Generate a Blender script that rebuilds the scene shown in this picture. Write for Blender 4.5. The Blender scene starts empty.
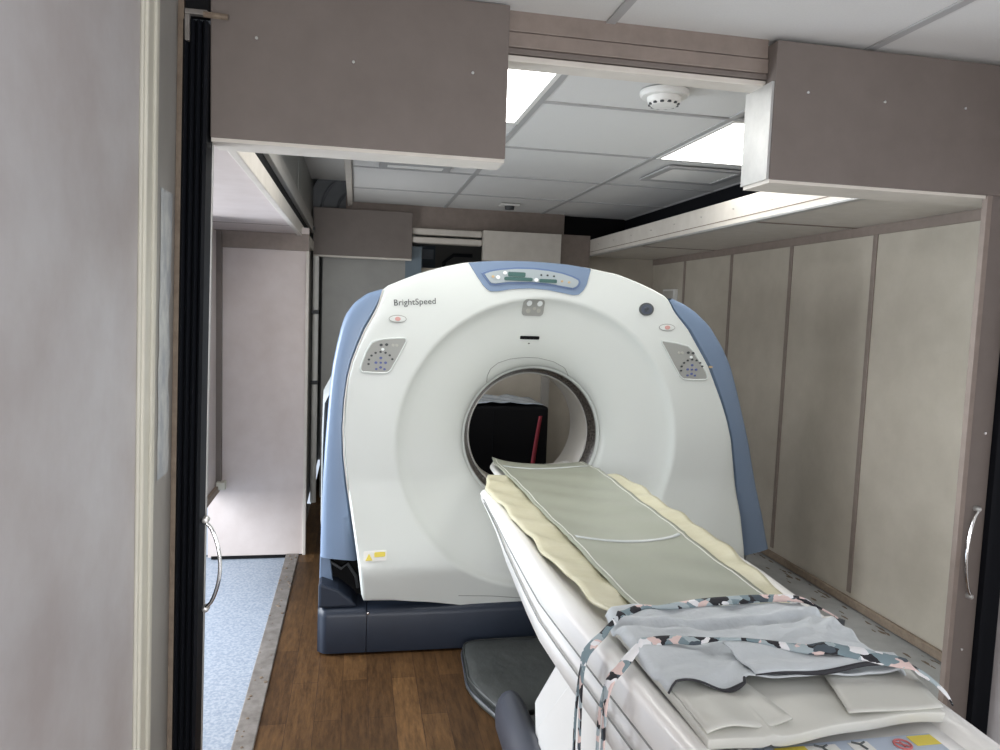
import bpy, bmesh, math, random
from mathutils import Vector, Matrix
random.seed(7)
SC = bpy.context.scene
COL = SC.collection
PI = math.pi

# ------------------------------------------------------------------ materials
def mat(name, col, rough=.5, metal=0., noise=None, bump=None, coat=0., spec=.5, emis=None, sheen=0., trans=0.):
    """noise = (scale, amount, second colour, stretch xyz); bump = (scale, strength, distance)"""
    m = bpy.data.materials.new(name); m.use_nodes = True
    nt = m.node_tree; b = nt.nodes['Principled BSDF']
    b.inputs['Base Color'].default_value = (*col, 1)
    b.inputs['Roughness'].default_value = rough
    b.inputs['Metallic'].default_value = metal
    b.inputs['Specular IOR Level'].default_value = spec
    b.inputs['Coat Weight'].default_value = coat
    b.inputs['Sheen Weight'].default_value = sheen
    tc = nt.nodes.new('ShaderNodeTexCoord')
    if noise:
        mp = nt.nodes.new('ShaderNodeMapping'); nt.links.new(tc.outputs['Object'], mp.inputs['Vector'])
        if len(noise) > 3: mp.inputs['Scale'].default_value = noise[3]
        n = nt.nodes.new('ShaderNodeTexNoise'); n.inputs['Scale'].default_value = noise[0]
        n.inputs['Detail'].default_value = 6; n.inputs['Roughness'].default_value = .62
        nt.links.new(mp.outputs['Vector'], n.inputs['Vector'])
        r = nt.nodes.new('ShaderNodeValToRGB')
        r.color_ramp.elements[0].position = .5 - noise[1]; r.color_ramp.elements[1].position = .5 + noise[1]
        r.color_ramp.elements[0].color = (*col, 1); r.color_ramp.elements[1].color = (*noise[2], 1)
        nt.links.new(n.outputs['Fac'], r.inputs['Fac']); nt.links.new(r.outputs['Color'], b.inputs['Base Color'])
    if bump:
        n2 = nt.nodes.new('ShaderNodeTexNoise'); n2.inputs['Scale'].default_value = bump[0]; n2.inputs['Detail'].default_value = 4
        nt.links.new(tc.outputs['Object'], n2.inputs['Vector'])
        bp = nt.nodes.new('ShaderNodeBump'); bp.inputs['Strength'].default_value = bump[1]; bp.inputs['Distance'].default_value = bump[2]
        nt.links.new(n2.outputs['Fac'], bp.inputs['Height']); nt.links.new(bp.outputs['Normal'], b.inputs['Normal'])
    if emis:
        b.inputs['Emission Color'].default_value = (*emis[0], 1); b.inputs['Emission Strength'].default_value = emis[1]
    return m

def floor_mat():
    m = mat('wood_vinyl', (.12, .065, .03), .5, spec=.2)
    nt = m.node_tree; b = nt.nodes['Principled BSDF']; L = nt.links.new
    tc = nt.nodes.new('ShaderNodeTexCoord')
    mp = nt.nodes.new('ShaderNodeMapping'); mp.inputs['Rotation'].default_value = (0, 0, PI/2)
    L(tc.outputs['Object'], mp.inputs['Vector'])
    br = nt.nodes.new('ShaderNodeTexBrick'); L(mp.outputs['Vector'], br.inputs['Vector'])
    br.inputs['Scale'].default_value = 1; br.inputs['Brick Width'].default_value = .62; br.inputs['Row Height'].default_value = .105
    br.inputs['Mortar Size'].default_value = .0012; br.inputs['Bias'].default_value = 0
    br.inputs['Color1'].default_value = (.150, .080, .033, 1); br.inputs['Color2'].default_value = (.070, .036, .015, 1)
    br.inputs['Mortar'].default_value = (.05, .026, .014, 1)
    n = nt.nodes.new('ShaderNodeTexNoise'); mp2 = nt.nodes.new('ShaderNodeMapping'); mp2.inputs['Scale'].default_value = (34, 5, 4)
    L(tc.outputs['Object'], mp2.inputs['Vector']); L(mp2.outputs['Vector'], n.inputs['Vector'])
    n.inputs['Scale'].default_value = 1.6; n.inputs['Detail'].default_value = 7; n.inputs['Roughness'].default_value = .7
    r = nt.nodes.new('ShaderNodeValToRGB'); r.color_ramp.elements[0].position = .3; r.color_ramp.elements[1].position = .72
    r.color_ramp.elements[0].color = (.42, .40, .38, 1); r.color_ramp.elements[1].color = (1.25, 1.25, 1.2, 1)
    L(n.outputs['Fac'], r.inputs['Fac'])
    mx = nt.nodes.new('ShaderNodeMix'); mx.data_type = 'RGBA'; mx.blend_type = 'MULTIPLY'; mx.inputs[0].default_value = 1
    L(br.outputs['Color'], mx.inputs[6]); L(r.outputs['Color'], mx.inputs[7]); L(mx.outputs[2], b.inputs['Base Color'])
    return m

def camo_mat():
    m = mat('patterned_binding', (.3, .35, .36), .8)
    nt = m.node_tree; b = nt.nodes['Principled BSDF']; L = nt.links.new
    tc = nt.nodes.new('ShaderNodeTexCoord'); v = nt.nodes.new('ShaderNodeTexVoronoi'); v.inputs['Scale'].default_value = 42
    n = nt.nodes.new('ShaderNodeTexNoise'); n.inputs['Scale'].default_value = 30
    L(tc.outputs['Object'], n.inputs['Vector'])
    mx = nt.nodes.new('ShaderNodeMix'); mx.data_type = 'VECTOR'; mx.inputs[0].default_value = .035
    L(tc.outputs['Object'], mx.inputs[4]); L(n.outputs['Color'], mx.inputs[5]); L(mx.outputs[1], v.inputs['Vector'])
    sp = nt.nodes.new('ShaderNodeSeparateColor'); L(v.outputs['Color'], sp.inputs['Color'])
    r = nt.nodes.new('ShaderNodeValToRGB'); r.color_ramp.interpolation = 'CONSTANT'
    els = r.color_ramp.elements
    els[0].position = 0; els[0].color = (.015, .015, .02, 1); els[1].position = .25; els[1].color = (.19, .26, .29, 1)
    for p, c in ((.5, (.38, .45, .48, 1)), (.68, (.72, .56, .53, 1)), (.82, (.8, .8, .82, 1)), (.92, (.06, .08, .1, 1))):
        e = els.new(p); e.color = c
    L(sp.outputs['Red'], r.inputs['Fac']); L(r.outputs['Color'], b.inputs['Base Color'])
    return m

M = dict(
    floor=floor_mat(), camo=camo_mat(),
    lam_left=mat('grey_laminate', (.46, .42, .415), .38, noise=(3.2, .16, (.56, .54, .545)), bump=(60, .08, .002)),
    lam_bay=mat('pink_beige_laminate', (.56, .49, .46), .45, noise=(5, .2, (.64, .575, .55)), bump=(80, .05, .001)),
    lam_right=mat('beige_laminate', (.45, .41, .34), .45, noise=(5, .2, (.53, .485, .41)), bump=(80, .05, .001)),
    lam_header=mat('taupe_laminate', (.155, .130, .115), .5, noise=(8, .2, (.18, .152, .136))),
    lam_edge=mat('pale_edge_laminate', (.60, .56, .50), .45, noise=(10, .2, (.68, .64, .58))),
    cream=mat('cream_trim', (.60, .58, .49), .4, noise=(6, .2, (.66, .64, .55))),
    greytrim=mat('grey_trim', (.33, .315, .29), .42, noise=(7, .25, (.40, .385, .36), (1, 1, .4))),
    wood=mat('raw_wood_edge', (.20, .15, .11), .7, noise=(30, .2, (.30, .24, .18))),
    brown=mat('brown_batten', (.22, .18, .155), .5, noise=(20, .2, (.27, .22, .19))),
    rubber=mat('black_rubber', (.006, .007, .010), .6, spec=.15),
    black=mat('black_paint', (.004, .004, .005), .7, spec=.2),
    steel=mat('galvanised_steel', (.48, .48, .47), .42, .7, noise=(12, .25, (.62, .62, .60))),
    chrome=mat('chrome', (.78, .78, .77), .14, 1.),
    dirtyal=mat('dirty_aluminium', (.17, .155, .14), .5, .4, noise=(16, .2, (.30, .28, .26)), bump=(50, .4, .003)),
    bayfloor=mat('pale_blue_speckled_vinyl', (.22, .27, .34), .6, noise=(75, .12, (.36, .40, .46))),
    tile=mat('ceiling_tile', (.72, .72, .70), .9, noise=(160, .3, (.66, .66, .65)), bump=(300, .2, .001)),
    grid=mat('ceiling_grid', (.42, .42, .42), .5),
    gantry=mat('scanner_shell', (.665, .705, .675), .34, coat=.12, noise=(2, .3, (.68, .712, .69))),
    gbezel=mat('scanner_bezel', (.42, .42, .38), .4),
    rearshell=mat('scanner_rear_shell', (.36, .385, .38), .4),
    gring=mat('scanner_grey_band', (.60, .64, .62), .35),
    blue=mat('scanner_blue', (.18, .25, .365), .36, coat=.1),
    bluerim=mat('scanner_blue_dark', (.12, .18, .32), .4),
    navy=mat('scanner_base_blue', (.020, .027, .042), .4, noise=(4, .3, (.025, .034, .054)), spec=.35),
    panel=mat('keypad_grey', (.33, .34, .32), .45),
    panel2=mat('display_grey', (.36, .41, .43), .4),
    lcd=mat('lcd_green', (.06, .13, .12), .3),
    key=mat('key_dark', (.05, .055, .06), .5),
    keyb=mat('key_blue', (.10, .12, .30), .5),
    keyw=mat('key_white', (.8, .84, .84), .4),
    keyo=mat('key_orange', (.55, .40, .22), .4),
    emblem=mat('emblem_slate', (.07, .085, .12), .4),
    red=mat('estop_red', (.60, .33, .30), .4),
    ink=mat('print_ink', (.08, .09, .09), .5),
    seam=mat('seam_line', (.27, .28, .27), .6),
    liner=mat('bore_liner', (.50, .48, .44), .35),
    darkwin=mat('laser_window', (.035, .03, .028), .25, noise=(90, .1, (.10, .09, .08))),
    table=mat('table_shell', (.79, .785, .76), .3, coat=.2, noise=(2, .3, (.86, .85, .83))),
    bumper=mat('table_base_blue', (.045, .05, .066), .4),
    yellow=mat('cream_yellow_pad', (.52, .49, .335), .42, noise=(7, .2, (.60, .575, .43), (1, 2.4, 1)), bump=(9, .5, .012)),
    vinyl=mat('greygreen_vinyl', (.285, .30, .24), .33, noise=(3, .3, (.325, .34, .28)), bump=(7, .25, .01)),
    vinyl2=mat('folded_vinyl', (.56, .56, .51), .4, noise=(4, .3, (.61, .61, .57)), bump=(9, .3, .01)),
    weld=mat('welded_seam', (.50, .53, .53), .3),
    cloth=mat('grey_cloth', (.50, .54, .565), .75, sheen=.2, noise=(9, .3, (.56, .595, .62)), bump=(16, .8, .015)),
    darkcloth=mat('black_binding', (.02, .02, .025), .7),
    cushion=mat('dark_grey_vinyl', (.032, .036, .035), .42, noise=(5, .2, (.05, .054, .052)), bump=(12, .5, .01)),
    plastic=mat('plastic_sheet', (.40, .47, .54), .2, noise=(14, .2, (.62, .68, .74))),
    sred=mat('red_strap', (.30, .03, .045), .6),
    tape=mat('tape_residue', (.50, .53, .56), .25, noise=(22, .12, (.72, .74, .72), (1, 1, .5))),
    label=mat('label_bluegrey', (.48, .55, .66), .4), yel=mat('label_yellow', (.80, .66, .10), .5), lred=mat('label_red', (.58, .16, .16), .5),
    white=mat('white_plastic', (.80, .80, .77), .4),
    duct=mat('grey_duct', (.13, .14, .15), .45, noise=(5, .3, (.18, .19, .20), (1, 8, 1))),
    light=mat('light_diffuser', (.9, .9, .9), .6, emis=((1., .99, .96), 6.5)),
    bluewall=mat('blue_grey_paint', (.16, .21, .25), .5),
    greydoor=mat('grey_door_laminate', (.30, .30, .285), .5, noise=(4, .25, (.36, .36, .34))),
    skirt=mat('grey_painted_steel', (.36, .37, .37), .45, noise=(7, .1, (.42, .43, .43))),
    rust=mat('rust_dirt', (.14, .10, .07), .8, noise=(60, .2, (.25, .20, .15))),
)

# ------------------------------------------------------------------ mesh helpers (world coordinates)
class MB:
    def __init__(s): s.v = []; s.f = []
    def add(s, v, f):
        o = len(s.v); s.v += [tuple(p) for p in v]; s.f += [tuple(i+o for i in q) for q in f]; return s
    def box(s, x0, x1, y0, y1, z0, z1):
        v = [(x, y, z) for z in (z0, z1) for y in (y0, y1) for x in (x0, x1)]
        return s.add(v, [(0,2,3,1), (4,5,7,6), (0,1,5,4), (2,6,7,3), (0,4,6,2), (1,3,7,5)])
    def quad(s, *p): return s.add(p, [tuple(range(len(p)))])
    def prism(s, poly, fn0, fn1):
        n = len(poly); a = [fn0(*p) for p in poly]; b = [fn1(*p) for p in poly]
        return s.add(a+b, [tuple(range(n)), tuple(range(2*n-1, n-1, -1))] + [(i, n+i, n+(i+1) % n, (i+1) % n) for i in range(n)])
    def tube(s, pts, r, n=10, closed=False, flat=1.):
        P = [Vector(p) for p in pts]; k = len(P); rings = []
        up = Vector((0, 0, 1)); prev = None
        for i in range(k):
            if closed: t = P[(i+1) % k]-P[i-1]
            else: t = P[min(i+1, k-1)]-P[max(i-1, 0)]
            t.normalize()
            if prev is None:
                a = t.cross(up) if abs(t.z) < .9 else t.cross(Vector((1, 0, 0)))
            else: a = prev-t*prev.dot(t)
            a.normalize(); prev = a; b = t.cross(a)
            rr = r[i] if isinstance(r, (list, tuple)) else r
            rings.append([P[i]+a*math.cos(2*PI*j/n)*rr+b*math.sin(2*PI*j/n)*rr*flat for j in range(n)])
        v = [q for R_ in rings for q in R_]; f = []
        m = k if closed else k-1
        for i in range(m):
            for j in range(n):
                a0 = i*n+j; a1 = i*n+(j+1) % n; b0 = ((i+1) % k)*n+j; b1 = ((i+1) % k)*n+(j+1) % n
                f.append((a0, a1, b1, b0))
        if not closed: f += [tuple(range(n-1, -1, -1)), tuple(range((k-1)*n, k*n))]
        return s.add(v, f)
    def grid(s, nu, nv, fn, loopu=False):
        v = [fn(i/(nu if loopu else nu-1), j/(nv-1)) for j in range(nv) for i in range(nu)]; f = []
        for j in range(nv-1):
            for i in range(nu if loopu else nu-1):
                a = j*nu+i; b = j*nu+(i+1) % nu; f.append((a, b, b+nu, a+nu))
        return s.add(v, f)
    def lathe(s, prof, c, axis='z', n=48, cap=False):
        def pt(r, h, t):
            a, b = r*math.cos(t), r*math.sin(t)
            return (c[0]+a, c[1]+b, c[2]+h) if axis == 'z' else (c[0]+a, c[1]+h, c[2]+b)
        k = len(prof)
        v = [pt(r, h, 2*PI*i/n) for r, h in prof for i in range(n)]; f = []
        for j in range(k-1):
            for i in range(n): f.append((j*n+i, j*n+(i+1) % n, (j+1)*n+(i+1) % n, (j+1)*n+i))
        if cap: f += [tuple(range(n)), tuple(range((k-1)*n, k*n))]
        return s.add(v, f)

def build(name, mb, m, parent=None, bevel=0, seg=2, smooth=False, solid=0, sub=0, fixn=True, angle=35, lean=0):
    v = [Vector((p[0]+lean*(p[2]-2.2), p[1], p[2])) for p in mb.v]   # lean: x shifted by height so the left partition's edges match the image
    if parent is None:
        xs = [p.x for p in v]; ys = [p.y for p in v]; zs = [p.z for p in v]
        off = Vector(((min(xs)+max(xs))/2, (min(ys)+max(ys))/2, min(zs)))
    else: off = WL[parent.name]
    me = bpy.data.meshes.new(name); me.from_pydata([p-off for p in v], [], mb.f)
    if fixn:
        bm = bmesh.new(); bm.from_mesh(me); bmesh.ops.remove_doubles(bm, verts=bm.verts, dist=1e-6)
        bmesh.ops.recalc_face_normals(bm, faces=bm.faces); bm.to_mesh(me); bm.free()
    me.materials.append(M[m]); o = bpy.data.objects.new(name, me); COL.objects.link(o)
    if parent is None: o.location = off; WL[o.name] = off
    else: o.parent = parent; WL[o.name] = off
    if smooth:
        for p in me.polygons: p.use_smooth = True
        if angle: me.set_sharp_from_angle(angle=math.radians(angle))
    if solid:
        d = o.modifiers.new('thick', 'SOLIDIFY'); d.thickness = solid; d.offset = -1 if solid > 0 else 1
    if bevel:
        d = o.modifiers.new('bevel', 'BEVEL'); d.width = bevel; d.segments = seg; d.limit_method = 'ANGLE'; d.angle_limit = math.radians(40)
        d.harden_normals = False
    if sub:
        d = o.modifiers.new('sub', 'SUBSURF'); d.levels = sub; d.render_levels = sub
    return o
WL = {}
def thing(name, loc, label, cat, group=None):
    o = bpy.data.objects.new(name, None); COL.objects.link(o); o.location = loc; o.empty_display_size = .1
    WL[o.name] = Vector(loc); return tag(o, label, cat, group)
def tag(o, label, cat, group=None, kind=None):
    o['label'] = label; o['category'] = cat
    if group: o['group'] = group
    if kind: o['kind'] = kind
    return o
def struct(name, mb, m, **k):
    o = build(name, mb, m, **k); o['kind'] = 'structure'; return o
def B(*a): return MB().box(*a)
def interp(tab, x):
    if x <= tab[0][0]: return tab[0][1]
    for (a, b), (c, d) in zip(tab, tab[1:]):
        if x <= c: return b+(d-b)*(x-a)/(c-a)
    return tab[-1][1]
def screw(parent, x, y, z, axis='y', r=.006):
    s = MB()
    if axis == 'y': s.lathe([(0.0005, -.003), (r*.7, -.003), (r, 0), (r, .004)], (x, y, z), 'y', 10)
    build('screw', s, 'chrome', parent, smooth=True)

# ================================================================== SETTING
YH = 2.10          # plane of the near cross header
XL, XR = -.46, 2.17
ZC = 2.47
# floors
struct('floor', B(-.34, 2.17, -1.6, 7.9, -.06, 0), 'floor')
struct('floor.001', B(-2.6, -.42, -1.6, 4.95, -.09, -.02), 'bayfloor')
k = struct('trim_1', B(-.42, -.34, -1.6, 6.1, -.06, .008), 'dirtyal', bevel=.004)
d = MB()
for i in range(70):
    y = random.uniform(1.8, 5.6); x = random.uniform(-.415, -.345); r = random.uniform(.003, .009)
    d.lathe([(r, 0), (r*.8, r*.5), (0.0004, r*.6)], (x, y, .008), 'z', 6)
o = build('grit', d, 'rust', k); o['kind'] = 'stuff'

# left near wall
SHEAR = .017  # sideways shift per height, fitted to the slant of the edges in the image
struct('wall_left', B(XL-.06, XL, -1.6, 1.742, -.02, ZC), 'lam_left', lean=SHEAR)
struct('trim_2', B(XL-.06, XL+.006, 1.750, 1.868, -.02, ZC), 'cream', bevel=.004, lean=SHEAR)
struct('trim_3', MB().box(XL-.012, XL+.012, 1.760, 1.788, -.02, ZC).box(XL-.012, XL+.012, 1.828, 1.856, -.02, ZC), 'cream', bevel=.005, lean=SHEAR)
w = struct('wall_left.001', B(XL-.06, XL-.004, 1.870, 2.090, -.02, ZC), 'greytrim', lean=SHEAR)
tp = MB()
rr = random.Random(3)
ys = [1.940+rr.uniform(-.006, .006) for _ in range(16)]; ye = [2.045+rr.uniform(-.012, .014) for _ in range(16)]
for i in range(15):
    z0 = 1.17+i*.048
    tp.quad((XL-.0025, ys[i], z0), (XL-.0025, ye[i], z0), (XL-.0025, ye[i+1], z0+.048), (XL-.0025, ys[i+1], z0+.048))
build('tape_residue', tp, 'tape', w, fixn=False, lean=SHEAR)
struct('trim_4', B(XL-.06, XL+.010, 2.091, 2.12, -.02, ZC), 'wood', lean=SHEAR)
# rubber seals facing the camera on either side of the cross opening
def seal(x0, x1, z1):
    s = MB(); n = 4
    for i in range(n):
        a = x0+(x1-x0)*i/n; b = x0+(x1-x0)*(i+1)/n
        s.prism([(a+.001, YH+.06), (a+.001, YH-.02), ((a+b)/2, YH-.030), (b-.001, YH-.02), (b-.001, YH+.06)], lambda p, q: (p, q, -.015), lambda p, q: (p, q, z1))
    return s
struct('trim_5', seal(XL+.010, XL+.073, 2.335), 'rubber', lean=SHEAR)
struct('trim_6', seal(2.105, 2.172, 2.05), 'rubber')
br = struct('trim_7', MB().box(XL+.019, XL+.074, YH-.035, YH-.015, 2.345, 2.358).box(XL+.019, XL+.031, YH-.034, YH-.016, 2.28, 2.345), 'dirtyal', bevel=.002)
build('bolt', MB().tube([(XL+.066, YH-.04, 2.345), (XL+.125, YH-.04, 2.343)], .0075, 8), 'rust', br, smooth=True)
build('channel_top', B(XL+.019, XL+.074, YH-.02, YH+.04, 2.358, ZC), 'black', br)
# jambs behind the seals, with grab handles
def handle(par, x, s, z0, z1, y, amp):
    pts = []
    for i in range(17):
        t = i/16; a = math.sin(PI*t)**.62
        pts.append((x+s*(.006+amp*a), y-.010*a, z0+(z1-z0)*t))
    h = build('grab_handle', MB().tube(pts, .0052, 10), 'chrome', par, smooth=True)
    for z in (z0-.004, z1+.004):
        build('mount', MB().lathe([(.0005, -.008), (.006, -.007), (.009, -.003), (.010, .014)], (x+s*.006, y, z), 'y', 14), 'steel', h, smooth=True)
jl = struct('trim_8', B(XL+.060, XL+.0745, YH+.062, YH+.075, -.015, 2.05), 'steel', bevel=.003, lean=SHEAR)
handle(jl, XL+.058, 1, .775, 1.018, YH+.0, .040)
jr = struct('trim_9', MB().box(2.018, 2.105, YH, YH+.02, 0, 2.05), 'lam_header', bevel=.003)
build('edge_strip', B(2.000, 2.020, YH-.004, YH+.018, 0, 2.05), 'brown', jr, bevel=.002)
handle(jr, 2.070, -1, .715, 1.010, YH-.014, .040)
screw(jr, 2.075, YH, 1.27); screw(jr, 2.06, YH, .52)
struct('wall_right', B(2.172, 2.23, 1.25, 2.16, 0, ZC), 'lam_left')
struct('wall_right.005', MB().box(2.172, 2.23, -1.6, -.85, 0, ZC).box(2.172, 2.23, -.85, 1.25, 2.1, ZC), 'lam_left')
# headers (boxes over the opening)
hl = struct('trim_10', MB().box(XL+.075, .405, YH, YH+.12, 2.05, ZC), 'lam_header', bevel=.003)
build('edge_board', B(XL+.077, .403, YH+.004, YH+.118, 2.040, 2.0505), 'lam_edge', hl)
screw(hl, -.27, YH, 2.312); screw(hl, -.02, YH, 2.275); screw(hl, .305, YH, 2.277)
hr = struct('trim_11', MB().box(1.225, 2.17, YH, YH+.16, 2.05, ZC-.01), 'lam_header', bevel=.003)
build('edge_board', B(1.227, 2.168, YH+.004, YH+.158, 2.040, 2.0505), 'lam_edge', hr)
build('end_board', B(1.2165, 1.2255, YH+.004, YH+.158, 2.05, 2.34), 'steel', hr)
for x, z in ((1.335, 2.315), (1.60, 2.31), (1.89, 2.315)): screw(hr, x, YH, z)
# sliding-door track between them
tk = struct('trim_12', MB().box(.405, 1.225, YH+.05, YH+.10, 2.42, ZC+.08).box(.405, 1.225, YH+.045, YH+.11, 2.375, 2.417), 'brown', bevel=.003)
build('rail', B(.405, 1.225, YH+.05, YH+.12, 2.358, 2.374), 'lam_header', tk, bevel=.002)
build('lip', B(.405, 1.225, YH+.055, YH+.13, 2.338, 2.356), 'lam_edge', tk, bevel=.003)
# ceilings: near room and scanner room, one tile grid
def ceiling(name, x0, x1, y0, y1, xs, ys, holes=()):
    t = MB(); X = [x0]+[x for x in xs if x0 < x < x1]+[x1]; Y = [y0]+[y for y in ys if y0 < y < y1]+[y1]
    for a, b in zip(X, X[1:]):
        for c, d in zip(Y, Y[1:]):
            if any(abs((a+b)/2-h[0]) < h[2] and abs((c+d)/2-h[1]) < h[3] for h in holes): continue
            t.box(a, b, c, d, ZC+.006, ZC+.03)
    o = struct(name, t, 'tile')
    g = MB()
    for x in X: g.box(x-.014, x+.014, y0, y1, ZC, ZC+.0065)
    for y in Y[1:-1]: g.box(x0, x1, y-.009, y+.009, ZC-.001, ZC+.0065)
    build('grid_bars', g, 'grid', o); return o
GX = (.715, 1.555); GY = (-1.2, -.35, .5, 1.30, 2.15, 3.0, 3.86, 4.70, 5.52)
ceiling('ceiling', -.52, 2.35, -1.6, 2.155, GX, GY[:4])
cm = ceiling('ceiling.001', -.05, 2.35, 2.155, 6.38, GX, GY[5:], holes=((1.95, 2.6, .35, .4), (1.95, 3.43, .35, .4), (.33, 2.6, .3, .6)))
build('edge_angle', MB().box(-.085, -.045, 2.22, 6.38, ZC-.03, ZC+.03), 'lam_edge', cm, bevel=.004)
# roof above (closes the shell)
struct('ceiling.002', B(-2.7, 2.9, -1.7, 8.1, 2.92, 2.96), 'skirt')
# ceiling lights
def troffer(x0, x1, y0, y1, label):
    t = thing('ceiling_light', ((x0+x1)/2, (y0+y1)/2, ZC), label, 'ceiling light', 'recessed lights over the scanner')
    f = MB()
    for a in ((x0, x1, y0, y0+.02), (x0, x1, y1-.02, y1), (x0, x0+.02, y0+.02, y1-.02), (x1-.02, x1, y0+.02, y1-.02)): f.box(*a, ZC-.004, ZC+.005)
    build('frame', f, 'white', t)
    build('diffuser', B(x0+.02, x1-.02, y0+.02, y1-.02, ZC-.002, ZC+.006), 'light', t)
troffer(-.03, .700, 2.20, 3.36, 'long recessed ceiling light left of the smoke detector, mostly hidden by the left header box')
troffer(1.570, 2.32, 2.20, 2.78, 'square recessed fill light added unseen behind the right header box, nearest of the three')  # extra unseen panel, added to brighten the scanner's right side
troffer(1.570, 2.32, 3.015, 3.845, 'square recessed ceiling light at right, beside the large air vent and right header box')
def detector(x, y, r, label):
    t = thing('smoke_detector', (x, y, ZC-.001), label, 'smoke detector')
    build('base_plate', MB().lathe([(.001, 0), (r, 0), (r, -.012), (r*.93, -.02), (r*.6, -.022), (.001, -.022)], (x, y, ZC), 'z', 32), 'white', t, smooth=True)
    build('sensor_head', MB().lathe([(.001, -.022), (r*.7, -.022), (r*.66, -.04), (r*.52, -.052), (.001, -.056)], (x, y, ZC), 'z', 32), 'white', t, smooth=True)
    s = MB()
    for i in range(12):
        a = 2*PI*i/12; s.lathe([(.001, -.004), (r*.09, -.003), (r*.09, .003), (.001, .004)], (x+math.cos(a)*r*.56, y+math.sin(a)*r*.56, ZC-.047), 'z', 6)
    build('vent_slots', s, 'key', t)
detector(1.13, 2.72, .092, 'round white smoke detector on the ceiling just behind the header track')
t = thing('smoke_detector', (1.17, 5.86, ZC-.001), 'small square white detector on the far ceiling tiles above the scanner', 'smoke detector')
build('base_plate', B(1.10, 1.25, 5.80, 5.92, ZC-.014, ZC-.001), 'white', t, bevel=.004)
build('sensor_head', MB().lathe([(.04, -.014), (.036, -.04), (.001, -.045)], (1.18, 5.86, ZC), 'z', 20), 'key', t, smooth=True)
def vent(x0, x1, y0, y1, label):
    t = thing('air_vent', ((x0+x1)/2, (y0+y1)/2, ZC-.001), label, 'air vent')
    f = MB(); e = .045
    for a in ((x0, x1, y0, y0+e), (x0, x1, y1-e, y1), (x0, x0+e, y0+e, y1-e), (x1-e, x1, y0+e, y1-e)): f.box(*a, ZC-.014, ZC-.002)
    build('frame', f, 'grid', t, bevel=.003)
    s = MB(); n = 7
    for i in range(n):
        y = y0+e+(y1-y0-2*e)*(i+.5)/n
        s.prism([(y-.016, ZC-.004), (y+.016, ZC-.011), (y+.016, ZC-.008), (y-.016, ZC-.002)], lambda p, q: (x0+e, p, q), lambda p, q: (x1-e, p, q))
    build('louvres', s, 'white', t)
vent(1.70, 2.19, 3.97, 4.42, 'rectangular louvred air vent in the ceiling beside the right-hand light')
vent(.12, .54, 4.44, 4.64, 'narrow slot air vent in the ceiling seen just below the left header box')

# ---- right slide-out
RX = 2.65
ww = struct('wall_right.001', B(RX, RX+.05, 2.1, 7.3, .10, 2.14), 'lam_right')
for y in (2.70, 3.46, 4.22, 4.97, 5.75, 6.5):
    build('batten', B(RX-.008, RX, y-.016, y+.016, .17, 2.09), 'brown', ww, bevel=.003)
build('top_rail', B(RX-.010, RX, 2.16, 7.3, 2.085, 2.135), 'brown', ww, bevel=.002)
build('bottom_rail', B(RX-.022, RX, 2.16, 7.3, .105, .150), 'wood', ww, bevel=.006)
struct('ceiling.003', MB().box(2.0, RX, YH+.162, 7.3, 2.135, 2.17), 'lam_edge')
cs = struct('trim_13', MB().box(2.02, RX-.012, 3.60, 3.612, 2.130, 2.1345).box(2.02, RX-.012, 5.2, 5.212, 2.130, 2.1345), 'brown')
bm_ = struct('trim_14', MB().box(1.985, 2.000, YH+.162, 7.2, 2.135, 2.268), 'lam_edge', bevel=.003)
build('lower_angle', MB().box(1.978, 2.012, YH+.162, 7.2, 2.122, 2.134), 'steel', bm_, bevel=.002)
build('groove', B(1.9835, 1.986, YH+.162, 7.2, 2.160, 2.164), 'rust', bm_)
for i in range(12): screw(bm_, 1.984, 2.6+i*.38, 2.215, r=.004)
struct('trim_15', MB().box(2.02, 2.36, YH+.162, 7.2, 2.172, 2.20).box(2.35, 2.37, YH+.162, 7.2, 2.2, ZC+.03), 'rubber')
sk = struct('floor.002', B(2.19, RX, 2.105, 7.3, .02, .098), 'skirt')
rs = MB(); q = random.Random(5)
for i in range(60):
    y = q.uniform(2.3, 4.4); x = RX-.03-abs(q.gauss(0, .05)); r = q.uniform(.004, .016)
    n_ = 7; rs.add([(x+r*.7*math.cos(a*2*PI/n_)*q.uniform(.5, 1.2), y+r*2.2*math.sin(a*2*PI/n_)*q.uniform(.5, 1.2), .0992) for a in range(n_)], [tuple(range(n_))])
o = build('rust_stains', rs, 'rust', sk, fixn=False); o['kind'] = 'stuff'
struct('trim_16', B(2.170, 2.188, 2.17, 7.3, 0, .104), 'black')
# ---- left bay
struct('wall_back', B(-.90, -.300, 4.85, 4.88, -.005, 2.10), 'lam_bay')
tb = struct('trim_17', MB().box(-.90, -.300, 4.835, 4.852, 1.955, 2.060), 'brown', bevel=.002)
build('end_post', B(-.318, -.298, 4.835, 4.885, 0, 1.955), 'lam_edge', tb, bevel=.003)
build('floor_gap', B(-.88, -.30, 4.845, 4.853, -.015, .004), 'black', tb)
sw = struct('wall_left.002', B(-.90, -.845, 4.05, 4.85, .47, 2.05), 'lam_bay')
build('bottom_rail', MB().prism([(4.05, .43), (4.83, .43), (4.83, .475), (4.05, .475)], lambda p, q: (-.91, p, q), lambda p, q: (-.825, p, q)), 'wood', sw, bevel=.004)
build('corner_block', B(-.84, -.785, 4.77, 4.835, .45, .50), 'cream', sw, bevel=.004)
build('corner_post', B(-.85, -.815, 4.80, 4.85, .475, 2.05), 'lam_header', sw)
screw(sw, -.843, 4.5, 1.70); screw(sw, -.843, 4.35, 1.0)
cb = struct('ceiling.004', B(-2.6, -.365, 2.16, 4.88, 2.060, 2.09), 'lam_bay')
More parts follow.
